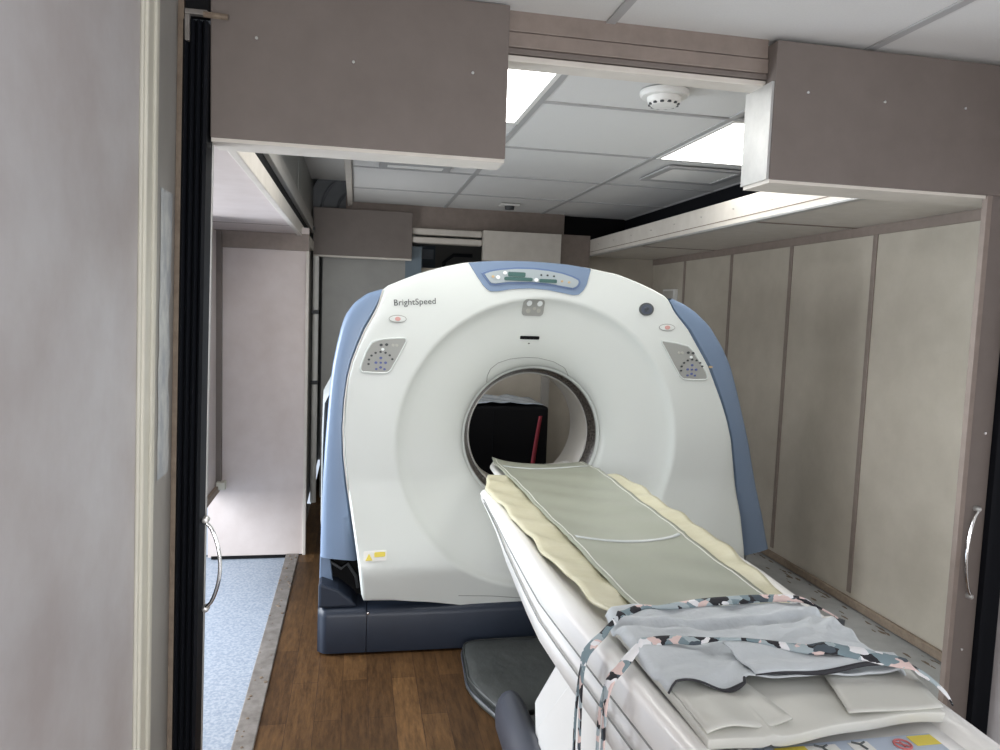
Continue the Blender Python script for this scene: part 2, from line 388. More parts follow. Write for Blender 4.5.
build('joint', B(-2.6, -.367, 4.36, 4.372, 2.0585, 2.0605), 'brown', cb)
struct('wall_left.003', B(-2.65, -2.6, -1.6, 4.95, 1.9, 2.9), 'skirt')
struct('wall_left.004', B(-2.6, XL-.062, 2.035, 2.08, -.02, 2.9), 'lam_header')
struct('wall_left.005', B(-2.6, -.96, 4.88, 4.93, -.02, 2.9), 'lam_bay')
rl = struct('trim_18', MB().box(-.372, -.345, 2.25, 6.18, 2.05, 2.125), 'lam_edge', bevel=.003)
build('slot', B(-.385, -.362, 2.25, 6.18, 2.125, 2.19), 'black', rl)
build('track', MB().box(-.375, -.340, 2.25, 6.18, 2.19, 2.235).box(-.375, -.352, 2.25, 6.18, 2.235, 2.30), 'greytrim', rl, bevel=.003)
build('upper_board', B(-.40, -.375, 2.25, 6.18, 2.30, 2.9), 'greydoor', rl)
build('rail_stop', B(-.36, -.325, 5.95, 6.0, 2.20, 2.22), 'key', rl)
# ---- far cross partition and rear
fl = struct('trim_19', MB().box(-.352, .44, 6.20, 6.26, 2.025, 2.405), 'lam_header', bevel=.003)
build('edge_board', B(-.35, .438, 6.196, 6.262, 2.012, 2.026), 'lam_edge', fl)
fr = struct('trim_20', MB().box(1.03, 1.70, 6.16, 6.24, 2.04, 2.29), 'lam_edge', bevel=.003)
tr = struct('trim_21', MB().box(-.10, 1.76, 6.30, 6.38, 2.29, 2.53), 'brown', bevel=.004)
build('track', MB().box(.44, 1.03, 6.24, 6.32, 2.235, 2.288).box(.44, 1.03, 6.22, 6.32, 2.165, 2.215), 'lam_edge', tr, bevel=.01)
struct('trim_22', B(1.70, 1.98, 6.24, 6.30, 2.0, 2.30), 'brown')
struct('door_1', MB().box(-.28, .395, 6.31, 6.35, 0, 2.10), 'greydoor')
struct('door_2', MB().box(.53, 1.63, 6.40, 6.44, 0, 1.97), 'lam_right')
struct('trim_26', MB().box(1.76, 2.37, 6.40, 6.42, 2.14, 2.52), 'black')
struct('trim_23', MB().box(.395, .53, 6.31, 6.36, 0, 2.14), 'bluewall')
pp = struct('trim_24', MB().tube([(-.325, 6.17, 0), (-.325, 6.17, 2.012)], .024, 14), 'white', smooth=True)
for z in (.98, 1.55): build('clip', B(-.355, -.298, 6.14, 6.20, z, z+.03), 'key', pp, bevel=.003)
struct('wall_left.006', B(-.42, -.37, 4.88, 8.0, 0, 2.9), 'greydoor')
struct('wall_right.002', MB().box(1.68, 2.9, 6.42, 6.47, 0, 2.9), 'lam_right')
struct('trim_25', B(1.63, 1.70, 6.36, 6.48, 0, 2.15), 'greytrim', bevel=.004)
struct('wall_back.001', B(-.42, 2.9, 7.9, 7.95, 0, 2.9), 'greydoor')
struct('wall_right.003', B(2.85, 2.9, 2.1, 7.95, 0, 2.9), 'skirt')
struct('wall_right.004', B(2.23, 2.9, 2.12, 2.16, 0, 2.9), 'skirt')
struct('wall_front', B(-.5, 2.23, -1.66, -1.6, 0, ZC), 'lam_left')

# ================================================================== SCANNER
BX, BZ, Y0 = .893, .990, 3.44
PROF = [(0, .235), (.360, .215), (.366, .20), (.380, .178), (.405, .158), (.445, .136), (.50, .114), (.56, .095), (.62, .078), (.66, .062), (.682, .046), (.694, .032), (.705, .026), (.75, .022), (.85, .014), (.93, .006), (.955, .002), (.975, 0), (9, 0)]
def fy(x, z):
    d = math.hypot(x-BX, z-BZ)
    y = Y0+interp(PROF, d)
    y -= interp([(.10, .03), (.20, .055), (.25, .068), (.40, .105), (.425, .105), (.47, .094), (.60, .05), (.72, .014), (.80, 0)], z)   # the skirt swells forward, then tucks under
    y += .03*max(0, (z-1.62)/.24)**2
    return y
OUT = [(.117, 1.700), (.135, 1.719), (.20, 1.748), (.284, 1.784), (.38, 1.815), (.492, 1.843), (.62, 1.857), (.802, 1.864), (.95, 1.860), (1.09, 1.848), (1.253, 1.822), (1.36, 1.785), (1.43, 1.757), (1.500, 1.722), (1.520, 1.700),
       (1.549, 1.648), (1.63, 1.56), (1.694, 1.463), (1.745, 1.385), (1.79, 1.29), (1.83, 1.20), (1.865, 1.109), (1.895, 1.006), (1.925, .82), (1.95, .62), (1.950, .44), (1.955, .32), (1.950, .26), (1.90, .250), (1.65, .235), (1.35, .195), (1.1, .165),
       (.842, .158), (.74, .168), (.61, .188), (.50, .215), (.364, .237), (.20, .257), (.048, .264), (.040, .34), (.028, .443), (.0, .62), (-.029, .802), (-.045, .93), (-.051, 1.06), (-.045, 1.19), (-.033, 1.292), (-.015, 1.37), (.010, 1.440), (.040, 1.515), (.070, 1.570), (.098, 1.628)]
def polar_outline(poly):
    def R(t):
        dx, dz = math.cos(t), math.sin(t); best = 0
        for i in range(len(poly)):
            ax, az = poly[i][0]-BX, poly[i][1]-BZ; bx, bz = poly[(i+1) % len(poly)][0]-BX, poly[(i+1) % len(poly)][1]-BZ
            den = dx*(bz-az)-dz*(bx-ax)
            if abs(den) < 1e-9: continue
            s = (ax*(bz-az)-az*(bx-ax))/den; u = (ax*dz-az*dx)/den
            if s > 0 and -1e-6 <= u <= 1+1e-6: best = max(best, s)
        return best
    return R
RO = polar_outline(OUT)
NT = 220
angs = [2*PI*i/NT for i in range(NT)]
gr = thing('ct_scanner', (BX, 3.9, 0), 'large white and blue ring-shaped medical scanner with a round bore, standing behind the patient table', 'scanner')
inner = [.357, .360, .363, .367, .374, .384, .40, .425, .455, .49, .53, .57, .61, .64, .66, .672, .682, .689, .696, .705, .715]
RT_ = [RO(a) for a in angs]
cov = MB()
rows = []
for r in inner: rows.append([(BX+r*math.cos(a), fy(BX+r*math.cos(a), BZ+r*math.sin(a)), BZ+r*math.sin(a)) for a in angs])
for fctr in (.1, .2, .3, .42, .54, .66, .76, .85, .92, .965):
    rows.append([(BX+r*math.cos(a), fy(BX+r*math.cos(a), BZ+r*math.sin(a)), BZ+r*math.sin(a)) for a, RR in zip(angs, RT_) for r in [.715+(RR-.715)*fctr]])
for inset, dy in ((.010, .002), (.004, .007), (0, .016), (0, .05)):
    rows.append([(BX+r*math.cos(a), fy(BX+r*math.cos(a), BZ+r*math.sin(a))+dy, BZ+r*math.sin(a)) for a, RR in zip(angs, RT_) for r in [RR-inset]])
for j in range(len(rows)):
    cov.v += rows[j]
for j in range(len(rows)-1):
    for i in range(NT): cov.f.append((j*NT+i, j*NT+(i+1) % NT, (j+1)*NT+(i+1) % NT, (j+1)*NT+i))
build('front_cover', cov, 'gantry', gr, smooth=True, angle=55)
# bore: seam ring, laser window, liner
build('bore_rim', MB().lathe([(.3605, .206), (.355, .208), (.350, .214), (.349, .222)], (BX, Y0, BZ), 'y', 96), 'gring', gr, smooth=True)
build('rim_groove', MB().lathe([(.3500, .2205), (.347, .224), (.3455, .228)], (BX, Y0, BZ), 'y', 96), 'seam', gr, smooth=True)
build('laser_window', MB().lathe([(.346, .226), (.340, .25), (.322, .290)], (BX, Y0, BZ), 'y', 96), 'darkwin', gr, smooth=True)
build('bore_liner', MB().lathe([(.322, .290), (.316, .292), (.313, .30), (.310, .42), (.318, .60), (.36, .72), (.46, .78)], (BX, Y0, BZ), 'y', 96), 'liner', gr, smooth=True)
build('liner_edge', MB().tube([(BX+.319*math.cos(a), Y0+.291, BZ+.319*math.sin(a)) for a in angs[::3]], .0035, 8, closed=True), 'steel', gr, smooth=True)
# blue side covers
LW = [(.117, 1.700), (.098, 1.628), (.070, 1.570), (.040, 1.515), (.010, 1.440), (-.015, 1.37), (-.033, 1.292), (-.045, 1.19), (-.051, 1.06), (-.045, .93), (-.029, .802), (.0, .62), (.022, .48), (.030, .425)]
LO = [(.112, 1.704), (.050, 1.685), (-.008, 1.640), (-.045, 1.59), (-.066, 1.535), (-.085, 1.45), (-.102, 1.36), (-.113, 1.27), (-.122, 1.15), (-.132, 1.0), (-.141, .82), (-.146, .62), (-.148, .50), (-.148, .443)]
RW = [(1.520, 1.702), (1.549, 1.648), (1.63, 1.56), (1.694, 1.463), (1.745, 1.385), (1.79, 1.29), (1.83, 1.20), (1.865, 1.109), (1.895, 1.006), (1.925, .82), (1.95, .62), (1.965, .48), (1.976, .385)]
RO_ = [(1.540, 1.715), (1.61, 1.69), (1.672, 1.655), (1.757, 1.585), (1.83, 1.485), (1.885, 1.385), (1.925, 1.27), (1.957, 1.17), (1.985, 1.08), (2.015, .98), (2.070, .76), (2.125, .58), (2.15, .48), (2.168, .420)]
def resample(P, n):
    d = [0]
    for a, b in zip(P, P[1:]): d.append(d[-1]+math.hypot(b[0]-a[0], b[1]-a[1]))
    return [(interp(list(zip(d, [p[0] for p in P])), d[-1]*i/(n-1)), interp(list(zip(d, [p[1] for p in P])), d[-1]*i/(n-1))) for i in range(n)]
def side(Wp, Op, s):
    n = 40; A = resample(Wp, n); Bp = resample(Op, n); g = MB()
    def fn(u, v):
        i = round(u*(n-1)); a, b = A[i], Bp[i]
        # v: 0 = tucked behind white edge, .. front strip .. rounded corner .. back along the side
        k = [0, .12, .35, .6, .8, .93, .99, 1, 1, 1, .97][round(v*10)]
        y = Y0+[.045, .018, .019, .022, .027, .034, .048, .085, .3, .52, .56][round(v*10)]
        return (a[0]+(b[0]-a[0])*k, y, a[1]+(b[1]-a[1])*k)
    g.grid(n, 11, fn)
    o = build('side_cover', g, 'blue', gr, smooth=True, angle=60); return o
sl = side(LW, LO, -1); sr = side(RW, RO_, 1)
sl['label'] = 'light blue left side cover'; sr['label'] = 'light blue right side cover'
build('pinstripe', MB().tube([(x, Y0+.008, z) for x, z in resample(LW, 60)], .0035, 6), 'liner', gr, smooth=True)
# rear shell
RB = [(-.12, .05), (-.17, .45), (-.17, .95), (-.165, 1.17), (-.10, 1.30), (-.04, 1.50), (.05, 1.64), (.18, 1.74), (.5, 1.83), (.87, 1.85), (1.25, 1.81), (1.6, 1.70), (1.80, 1.53), (1.94, 1.25), (2.04, .92), (2.12, .50), (2.0, .05)]
RR_ = polar_outline(RB)
sh = MB(); rws = []
for y, sc, rmin in ((Y0+.06, .975, 0), (Y0+.22, .93, 0), (Y0+.30, .93, 0), (Y0+.52, .95, 0), (Y0+.58, 1., 0), (Y0+.78, .97, 0), (Y0+.86, .90, 0), (Y0+.86, .62, 0)):
    if sc == .62: rws.append([(BX+.47*math.cos(a), Y0+.78, BZ+.47*math.sin(a)) for a in angs])
    else: rws.append([(BX+RR_(a)*sc*math.cos(a), y, max(.045, BZ+RR_(a)*sc*math.sin(a))) for a in angs])
for r in rws: sh.v += r
for j in range(len(rws)-1):
    for i in range(NT): sh.f.append((j*NT+i, j*NT+(i+1) % NT, (j+1)*NT+(i+1) % NT, (j+1)*NT+i))
build('rear_cover', sh, 'rearshell', gr, smooth=True, angle=50)
# base
bs = MB()
def bp(x): return 3.372+.012*((x-.9)/1.0)**2
n = 30
for (x0, x1, nm) in ((-.152, .070, 'end_cap'), (.073, 1.97, 'base')):
    g = MB()
    prof = [(.0, .03), (-.004, .012), (-.004, .004), (0, .0), (.0, .19), (.012, .212), (.04, .228), (.10, .235), (.60, .235), (.60, .0)]
    prof = [(.02, .006), (.004, .012), (0, .04), (0, .185), (.006, .205), (.022, .220), (.06, .226), (.75, .226), (.75, .006)]
    def fn(u, v, x0=x0, x1=x1):
        x = x0+(x1-x0)*u; p = prof[round(v*(len(prof)-1))]
        e = .05*math.exp(-((x+.152)/.02)**2)*(1 if x0 < 0 else 0)
        lift = 0
        return (x, bp(x)+p[0]+e*.6, p[1]+(lift if p[1] > .1 else 0))
    g.grid(n, len(prof), fn)
    for u in (0, 1): g.v += [fn(u, j/(len(prof)-1)) for j in range(len(prof))]; g.f.append(tuple(range(len(g.v)-len(prof), len(g.v))))
    o = build(nm, g, 'navy', gr, smooth=True, angle=40)
build('end_cap_rise', MB().prism([(-.150, .224), (.03, .224), (.0, .26), (-.06, .31), (-.135, .34), (-.150, .34)], lambda x, z: (x, 3.40, z), lambda x, z: (x, 3.58, z)), 'navy', gr, bevel=.012)
build('cover_bolt', MB().lathe([(.0005, -.004), (.006, -.003), (.007, .004)], (.077, 3.372, .205), 'y', 12), 'chrome', gr, smooth=True)
build('recess', MB().box(-.10, 1.95, 3.56, 3.60, .2, .46), 'black', gr)
build('recess_cable', MB().tube([(-.10, 3.53, .40), (-.05, 3.52, .37), (-.02, 3.53, .39), (.02, 3.52, .33), (.03, 3.53, .27)], .008, 8), 'key', gr, smooth=True)
build('foot_panel', MB().prism([(-.150, .33), (-.085, .30), (-.105, .45), (-.148, .45)], lambda x, z: (x, 3.50, z), lambda x, z: (x, 3.53, z)), 'blue', gr, bevel=.004)

# conforming patches on the front cover
def patch(name, poly, th, m, parent, rings=6, res=70, inset=0., extra=None, bias=0):
    P = resample(poly+[poly[0]], res+1)[:-1]
    cx = sum(p[0] for p in P)/res; cz = sum(p[1] for p in P)/res
    g = MB()
    def at(x, z, t): return (x, fy(x, z)-t-bias, z)
    for k in range(rings+1):
        s = k/rings
        if k == 0: s = .02
        g.v += [at(cx+(p[0]-cx)*s, cz+(p[1]-cz)*s, th) for p in P]
    g.v += [at(p[0]+(p[0]-cx)*.004, p[1]+(p[1]-cz)*.004, th*.6) for p in P]
    g.v += [at(p[0]+(p[0]-cx)*.006, p[1]+(p[1]-cz)*.006, -.003-bias) for p in P]
    for j in range(rings+2):
        for i in range(res): g.f.append((j*res+i, j*res+(i+1) % res, (j+1)*res+(i+1) % res, (j+1)*res+i))
    g.f.append(tuple(range(res)))
    return build(name, g, m, parent, smooth=True, angle=40)
def ell(cx, cz, a, b, n=28, rot=0): return [(cx+a*math.cos(2*PI*i/n)*math.cos(rot)-b*math.sin(2*PI*i/n)*math.sin(rot), cz+a*math.cos(2*PI*i/n)*math.sin(rot)+b*math.sin(2*PI*i/n)*math.cos(rot)) for i in range(n)]
def rrect(x0, x1, z0, z1, r, n=5):
    o = []
    for cx, cz, a0 in ((x1-r, z1-r, 0), (x0+r, z1-r, 90), (x0+r, z0+r, 180), (x1-r, z0+r, 270)):
        for i in range(n+1):
            a = math.radians(a0+90*i/n); o.append((cx+r*math.cos(a), cz+r*math.sin(a)))
    return o
# top control console
tc = patch('control_console', [(.513, 1.843), (.535, 1.81), (.554, 1.782), (.582, 1.744), (.603, 1.722), (.622, 1.713), (.66, 1.715), (.72, 1.728), (.815, 1.735), (.90, 1.731), (.97, 1.720), (1.025, 1.711), (1.053, 1.714), (1.075, 1.735), (1.092, 1.765), (1.112, 1.842), (1.0, 1.856), (.90, 1.861), (.802, 1.863), (.70, 1.861), (.62, 1.856)], .006, 'blue', gr, rings=10, res=120)
patch('display_bezel', [(.572, 1.797), (.61, 1.812), (.657, 1.822), (.74, 1.832), (.821, 1.834), (.90, 1.829), (.969, 1.818), (1.02, 1.804), (1.055, 1.789), (1.061, 1.77), (1.05, 1.75), (1.027, 1.736), (.98, 1.742), (.90, 1.753), (.814, 1.757), (.70, 1.752), (.64, 1.742), (.615, 1.744)], .010, 'bluerim', tc, rings=8, res=90)
patch('display', [(.588, 1.793), (.62, 1.806), (.657, 1.814), (.74, 1.824), (.821, 1.826), (.90, 1.821), (.965, 1.811), (1.015, 1.797), (1.046, 1.783), (1.05, 1.771), (1.04, 1.756), (1.024, 1.745), (.98, 1.751), (.90, 1.762), (.814, 1.766), (.70, 1.761), (.64, 1.751), (.618, 1.753)], .014, 'panel2', tc, rings=8, res=90)
for pl, m_ in (((.700, .785, 1.787, 1.809), 'lcd'), ((.682, .820, 1.768, 1.785), 'lcd'), ((.853, .940, 1.765, 1.782), 'lcd')):
    patch('screen', rrect(*pl, .003), .017, m_, tc, rings=3, res=30)
for x, z, r, m_ in ((.685, 1.803, .009, 'keyw'), (.652, 1.781, .010, 'keyw'), (.628, 1.783, .007, 'keyo'), (.838, 1.776, .010, 'keyw'), (.862, 1.800, .005, 'key'), (.893, 1.800, .005, 'key'), (.925, 1.797, .005, 'key'), (.965, 1.775, .006, 'keyo'), (1.0, 1.771, .006, 'keyo')):
    patch('button', ell(x, z, r, r*.9, 14), .018, m_, tc, rings=2, res=14)
# small window, slot
iw = patch('alignment_light', rrect(.785, .892, 1.604, 1.684, .018), .006, 'panel', gr, rings=4, res=48)
for x, z, r, m_ in ((.815, 1.664, .013, 'keyw'), (.868, 1.664, .013, 'keyw'), (.815, 1.628, .011, 'gbezel'), (.845, 1.640, .008, 'gbezel'), (.867, 1.630, .010, 'gbezel')):
    patch('lens', ell(x, z, r, r, 14), .009, m_, iw, rings=2, res=14)
patch('laser_slot', rrect(.790, .888, 1.488, 1.505, .004), .003, 'black', gr, rings=3, res=40)
patch('indicator', ell(.838, 1.468, .005, .003, 12), .003, 'key', gr, rings=2, res=12)
# emblem disc
em = patch('emblem', ell(1.400, 1.656, .037, .032), .006, 'ink', gr, rings=3, res=30)
patch('emblem_face', ell(1.400, 1.656, .028, .024), .008, 'emblem', em, rings=3, res=30)
em2 = MB()
for k_ in range(5):
    a = 2*PI*k_/5
    em2.tube([(1.400+.008*math.cos(a+i*.35)*(.4+i*.25), fy(1.4, 1.656)-.011, 1.656+.008*math.sin(a+i*.35)*(.4+i*.25)) for i in range(6)], .0016, 5)
build('emblem_mark', em2, 'ink', em)
# emergency stops
for x, z in ((.187, 1.570), (1.512, 1.570)):
    e = patch('stop_surround', ell(x, z, .041, .018), .004, 'panel', gr, rings=3, res=36)
    patch('stop_plate', ell(x, z, .038, .0145), .006, 'gantry', e, rings=3, res=36)
    patch('stop_button', ell(x, z, .013, .010), .011, 'red', e, rings=3, res=18)
# keypads
KL = [(.072, 1.458), (.095, 1.468), (.125, 1.475), (.18, 1.481), (.222, 1.483), (.232, 1.474), (.228, 1.462), (.195, 1.395), (.160, 1.330), (.148, 1.320), (.10, 1.318), (.030, 1.322), (.021, 1.333), (.027, 1.36), (.048, 1.42)]
def keypad(poly, flip):
    kp = patch('keypad', poly, .005, 'panel', gr, rings=5, res=70)
    cx = sum(p[0] for p in poly)/len(poly); cz = sum(p[1] for p in poly)/len(poly)
    frame = MB().tube([(x, fy(x, z)-.003, z) for x, z in resample(poly+[poly[0]], 61)[:-1]], .0045, 6, closed=True)
    build('keypad_frame', frame, 'gring', kp, smooth=True)
    s = -1 if flip else 1
    c = (.114, 1.366) if not flip else (1.655, 1.364)
    ks = []
    for i in range(8):
        a = math.radians(20+i*24); ks.append((c[0]+.056*math.cos(a), c[1]+.050*math.sin(a), .0058, 'key'))
    for dx, dz in ((0, .022), (.022, 0), (-.022, 0), (0, -.022)): ks.append((c[0]+dx, c[1]+dz, .0070, 'keyb'))
    for dx, dz in ((0, 0), (.018, -.030), (-.020, -.030)): ks.append((c[0]+dx, c[1]+dz, .0060, 'keyb'))
    for dx, dz, m_ in ((.0, .082, 'key'), (.025, .084, 'key'), (.055, .082, 'gbezel'), (.072, .082, 'gbezel'), (.008, .062, 'keyw')): ks.append((c[0]+s*dx, c[1]+dz, .0075, m_))
    for x, z, r, m_ in ks: patch('key', ell(x, z, r, r*.85, 12), .008, m_, kp, rings=2, res=12)
keypad(KL, False)
KR = [(1.492, 1.503), (1.515, 1.500), (1.56, 1.495), (1.628, 1.480), (1.657, 1.455), (1.69, 1.41), (1.733, 1.350), (1.741, 1.325), (1.735, 1.315), (1.68, 1.312), (1.617, 1.314), (1.598, 1.328), (1.56, 1.385), (1.52, 1.45), (1.490, 1.495)]
keypad(KR, True)
patch('tag', rrect(1.745, 1.762, 1.374, 1.384, .003), .004, 'keyo', gr, rings=2, res=20)
# warning sticker
st = patch('warning_sticker', rrect(.052, .156, .461, .505, .004), .003, 'white', gr, rings=3, res=30)
patch('symbol', [(.060, .466), (.092, .466), (.076, .495)], .005, 'yel', st, rings=2, res=18)
patch('text_block', rrect(.100, .150, .479, .499, .002), .005, 'yel', st, rings=2, res=20)
# access seam above bore, lower cover seams
def line_on(pts, r, name='seam', m='seam', n=60):
    P = resample(pts, n)
    build(name, MB().tube([(x, fy(x, z)+r*.45, z) for x, z in P], r, 6), m, gr, smooth=True)
line_on([(.645, 1.265), (.642, 1.30), (.655, 1.335), (.69, 1.366), (.75, 1.387), (.83, 1.397), (.90, 1.395), (.98, 1.378), (1.04, 1.348), (1.070, 1.31), (1.074, 1.29)], .0022)
line_on([(.50, .268), (.65, .258), (.80, .240), (.95, .225), (1.2, .22)], .0022)
def txt(s, x0, z0, size, ang, parent, m):
    cu = bpy.data.curves.new('t', 'FONT'); cu.body = s; cu.size = size; cu.resolution_u = 3; cu.extrude = .001; cu.space_character = 1.02
    o = bpy.data.objects.new('t', cu); COL.objects.link(o)
    bpy.context.view_layer.update()
    me = bpy.data.meshes.new_from_object(o.evaluated_get(bpy.context.evaluated_depsgraph_get()))
    bpy.data.objects.remove(o); bpy.data.curves.remove(cu)
    off = WL[parent.name]; ca, sa = math.cos(ang), math.sin(ang)
    for v in me.vertices:
        x, z, h = v.co.x, v.co.y, v.co.z
        X = x0+x*ca-z*sa; Z = z0+x*sa+z*ca
        v.co = Vector((X, fy(X, Z)-.0012-h, Z))-off
    me.materials.clear(); me.materials.append(M[m]); o = bpy.data.objects.new('lettering', me); COL.objects.link(o); o.parent = parent
    return o
o = txt('BrightSpeed', .166, 1.630, .040, math.radians(4.5), gr, 'ink'); o['label'] = 'dark model name lettering on the upper left of the cover'

# ================================================================== PATIENT TABLE
TX = .862
def hw(y): return interp([(.7, .275), (1.1, .292), (1.5, .318), (1.95, .345), (3.2, .345)], y)
def zb(y): return interp([(.7, .65), (1.9, .65), (2.14, .675), (2.43, .73), (2.65, .795), (3.0, .835)], y)
tbl = thing('patient_table', (TX, 1.9, 0), 'long white patient table sliding into the scanner bore, on a blue-grey base', 'medical table')
ys_ = [.78, .80, .82, .9, 1.0, 1.1, 1.2, 1.35, 1.5, 1.65, 1.8, 1.95, 2.1, 2.25, 2.43, 2.6, 2.75, 2.88, 2.97, 3.0]
def sect(y):
    w = hw(y); b = zb(y); e = interp([(.78, .03), (.82, 0), (2.97, 0), (3.0, .02)], y); w -= e
    tk_ = .885-b
    L_ = [(w-.10, .858), (w-.075, .862), (w-.055, .876), (w-.035, .884), (w-.018, .883), (w-.005, .876), (w, .862), (w+.001, .885-.30*tk_), (w-.012, .885-.34*tk_), (w-.013, .885-.52*tk_), (w-.002, .885-.57*tk_), (w-.004, .885-.80*tk_), (w-.028, .885-.93*tk_), (w-.10, b)]
    return [(TX-a, y, z) for a, z in L_] + [(TX+a, y, z) for a, z in reversed(L_)]
body = MB(); ns = 28
for y in ys_: body.v += sect(y)
for j in range(len(ys_)-1):
    for i in range(ns): body.f.append((j*ns+i, j*ns+(i+1) % ns, (j+1)*ns+(i+1) % ns, (j+1)*ns+i))
body.f += [tuple(range(ns)), tuple(range((len(ys_)-1)*ns, len(ys_)*ns))]
build('table_body', body, 'table', tbl, smooth=True, angle=50)
sd = MB()
for s in (-1, 1):
    sd.tube([(TX+s*(hw(y)+.0005), y, .885-.325*(.885-zb(y))) for y in ys_[2:-2]], .0022, 5)
    sd.tube([(TX+s*(hw(y)-.0005), y, .885-.545*(.885-zb(y))) for y in ys_[2:-2]], .0022, 5)
build('side_seams', sd, 'seam', tbl)
# cradle: concave board that runs into the bore
cr = MB()
def crad(u, v):
    y = 1.02+v*(3.62-1.02); a = -1+2*u
    w = interp([(1.02, .20), (1.6, .225), (3.3, .235), (3.55, .225), (3.62, .19)], y)
    return (TX+.02+a*w, y, .848+.020*a*a)
cr.grid(15, 24, crad)
build('cradle', cr, 'table', tbl, smooth=True, solid=.012)
# pedestal and base
pd = MB().prism([(1.05, .13), (2.33, .13), (2.37, .29), (2.13, .54), (1.95, .655), (1.05, .655)], lambda y, z: (.625, y, z), lambda y, z: (1.12, y, z))
build('pedestal', pd, 'table', tbl, bevel=.012)
build('pedestal_panel', MB().prism([(1.10, .15), (2.26, .15), (2.28, .25), (1.92, .60), (1.10, .60)], lambda y, z: (.618, y, z), lambda y, z: (.628, y, z)), 'table', tbl, bevel=.004)
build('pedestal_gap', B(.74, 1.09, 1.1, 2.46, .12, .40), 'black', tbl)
build('base_frame', B(.63, 1.12, .95, 2.50, .005, .165), 'key', tbl, bevel=.01)
for s, x in ((-1, .595), (1, 1.15)):
    pts = [(x, y, .105) for y in (.95, .97, 1.4, 1.9, 2.35, 2.58)]+[(x+.004*-s, 2.635, .105), (x-.01*s, 2.67, .105), (x-.02*s, 2.685, .105)]
    build('bumper', MB().tube(pts, [.05, .062, .064, .064, .064, .062, .054, .036, .012], 20, flat=1.55), 'bumper', tbl, smooth=True, angle=60)
build('end_bumper', B(.62, 1.13, 2.50, 2.56, .02, .13), 'bumper', tbl, bevel=.02)
# foot-end label strip
lb = build('label_strip', B(.628, 1.085, 1.060, 1.140, .861, .8635), 'label', tbl, bevel=.001)
lb['label'] = 'blue-grey strip of safety symbols at the foot end'
LZ = .8638
def lab(x0, x1, m_, y0=1.075, y1=1.130): build('symbol_field', B(x0, x1, y0, y1, LZ, LZ+.0008), m_, lb)
lab(.64, .72, 'white'); lab(.74, .80, 'yel', 1.105, 1.132); lab(.80, .86, 'white'); lab(.885, .925, 'white'); lab(1.01, 1.06, 'yel', 1.105, 1.134)
build('symbol_ring', MB().tube([(.985+.015*math.cos(a), 1.112+.015*math.sin(a), LZ+.001) for a in angs[::10]], .0018, 6, closed=True), 'lred', lb)
build('symbol_bar', MB().tube([(.975, 1.122, LZ+.001), (.995, 1.102, LZ+.001)], .0015, 6).tube([(.985, 1.120, LZ+.0005), (.985, 1.105, LZ+.0005)], .002, 6), 'lred', lb)
for x in (.83, .905):
    build('symbol_figure', MB().tube([(x-.012, 1.130, LZ+.001), (x, 1.122, LZ+.001), (x+.004, 1.106, LZ+.001)], .0024, 6).tube([(x, 1.122, LZ+.001), (x+.013, 1.128, LZ+.001)], .002, 6), 'ink', lb)
kn = build('release_knob', MB().tube([(1.185, 1.665, .845), (1.222, 1.645, .853)], .014, 16), 'white', tbl, smooth=True)
build('knob_cap', MB().tube([(1.221, 1.646, .853), (1.240, 1.628, .851)], [.0145, .013], 16), 'key', tbl, smooth=True)

# ================================================================== PADS, CLOTHS, STRAPS
def noise2(x, y, s): return math.sin(x*s*1.3+y*s*.7+s)*math.sin(y*s*1.1-x*s*.5+2*s)
# cream-yellow under-pad
def YL(y): return interp([(1.55, .655), (1.65, .640), (1.75, .612), (1.95, .590), (2.2, .572), (2.5, .560), (2.8, .545), (2.97, .535), (3.10, .560), (3.22, .600)], y)
def YR(y): return interp([(1.55, 1.09), (1.72, 1.12), (1.85, 1.150), (2.0, 1.172), (2.3, 1.195), (2.7, 1.200), (3.0, 1.215), (3.2, 1.19)], y)
yp = MB()
def yf(u, v):
    y = 1.56+v*(3.20-1.56); a, b = YL(y), YR(y)
    edge = min(u, 1-u)
    x = a+(b-a)*u+.006*math.sin(y*17+u*9)*(edge < .1)
    z = .873+.026*(abs(2*u-1))**2-.003*max(0, 1-edge/.035)**1.5+.003*math.sin(y*23+u*14)*math.sin(u*9)
    z += .004*math.sin(y*31+2*math.sin(u*12))*(.15 < edge < .02 or edge < .2)
    return (x, y, z)
yp.grid(44, 90, yf)
o = build('mattress_pad', yp, 'yellow', smooth=True, solid=.010, angle=0, fixn=False)
tag(o, 'thin cream-yellow pad lying under the grey-green sheet on the table', 'pad')
# grey-green vinyl sheet
def VL(y): return interp([(1.5, .685), (1.7, .698), (2.2, .690), (2.8, .680), (3.3, .672), (3.42, .660), (3.55, .668), (3.62, .70)], y)
def VR(y): return interp([(1.5, 1.07), (1.7, 1.082), (2.2, 1.10), (2.8, 1.125), (3.3, 1.140), (3.45, 1.135), (3.62, 1.12)], y)
def vz(u, y):
    a = 2*u-1
    z = .890+.006*a*a+.0025*math.sin(y*9+u*5)+.0018*math.sin(y*27+7*u)
    for y0 in (2.235, 3.345): z += .0045*math.exp(-((y-(y0+.07*(a*a)-.02))/.013)**2)*(1)
    if y > 3.30: z += -.030*((y-3.30)/.2)*.5+.008*((y-3.30)/.3)**1.3*(abs(a)**2.2)+.030*max(0, -a)**4*((y-3.3)/.3)
    return z
vs = MB()
vs.grid(40, 150, lambda u, v: (VL(1.5+v*2.02)+(VR(1.5+v*2.02)-VL(1.5+v*2.02))*u, 1.5+v*2.02, vz(u, 1.5+v*2.02)))
vo = build('vinyl_sheet', vs, 'vinyl', smooth=True, solid=.005, angle=0, fixn=False)
tag(vo, 'long smooth grey-green vinyl sheet down the middle of the table into the bore', 'vinyl sheet')
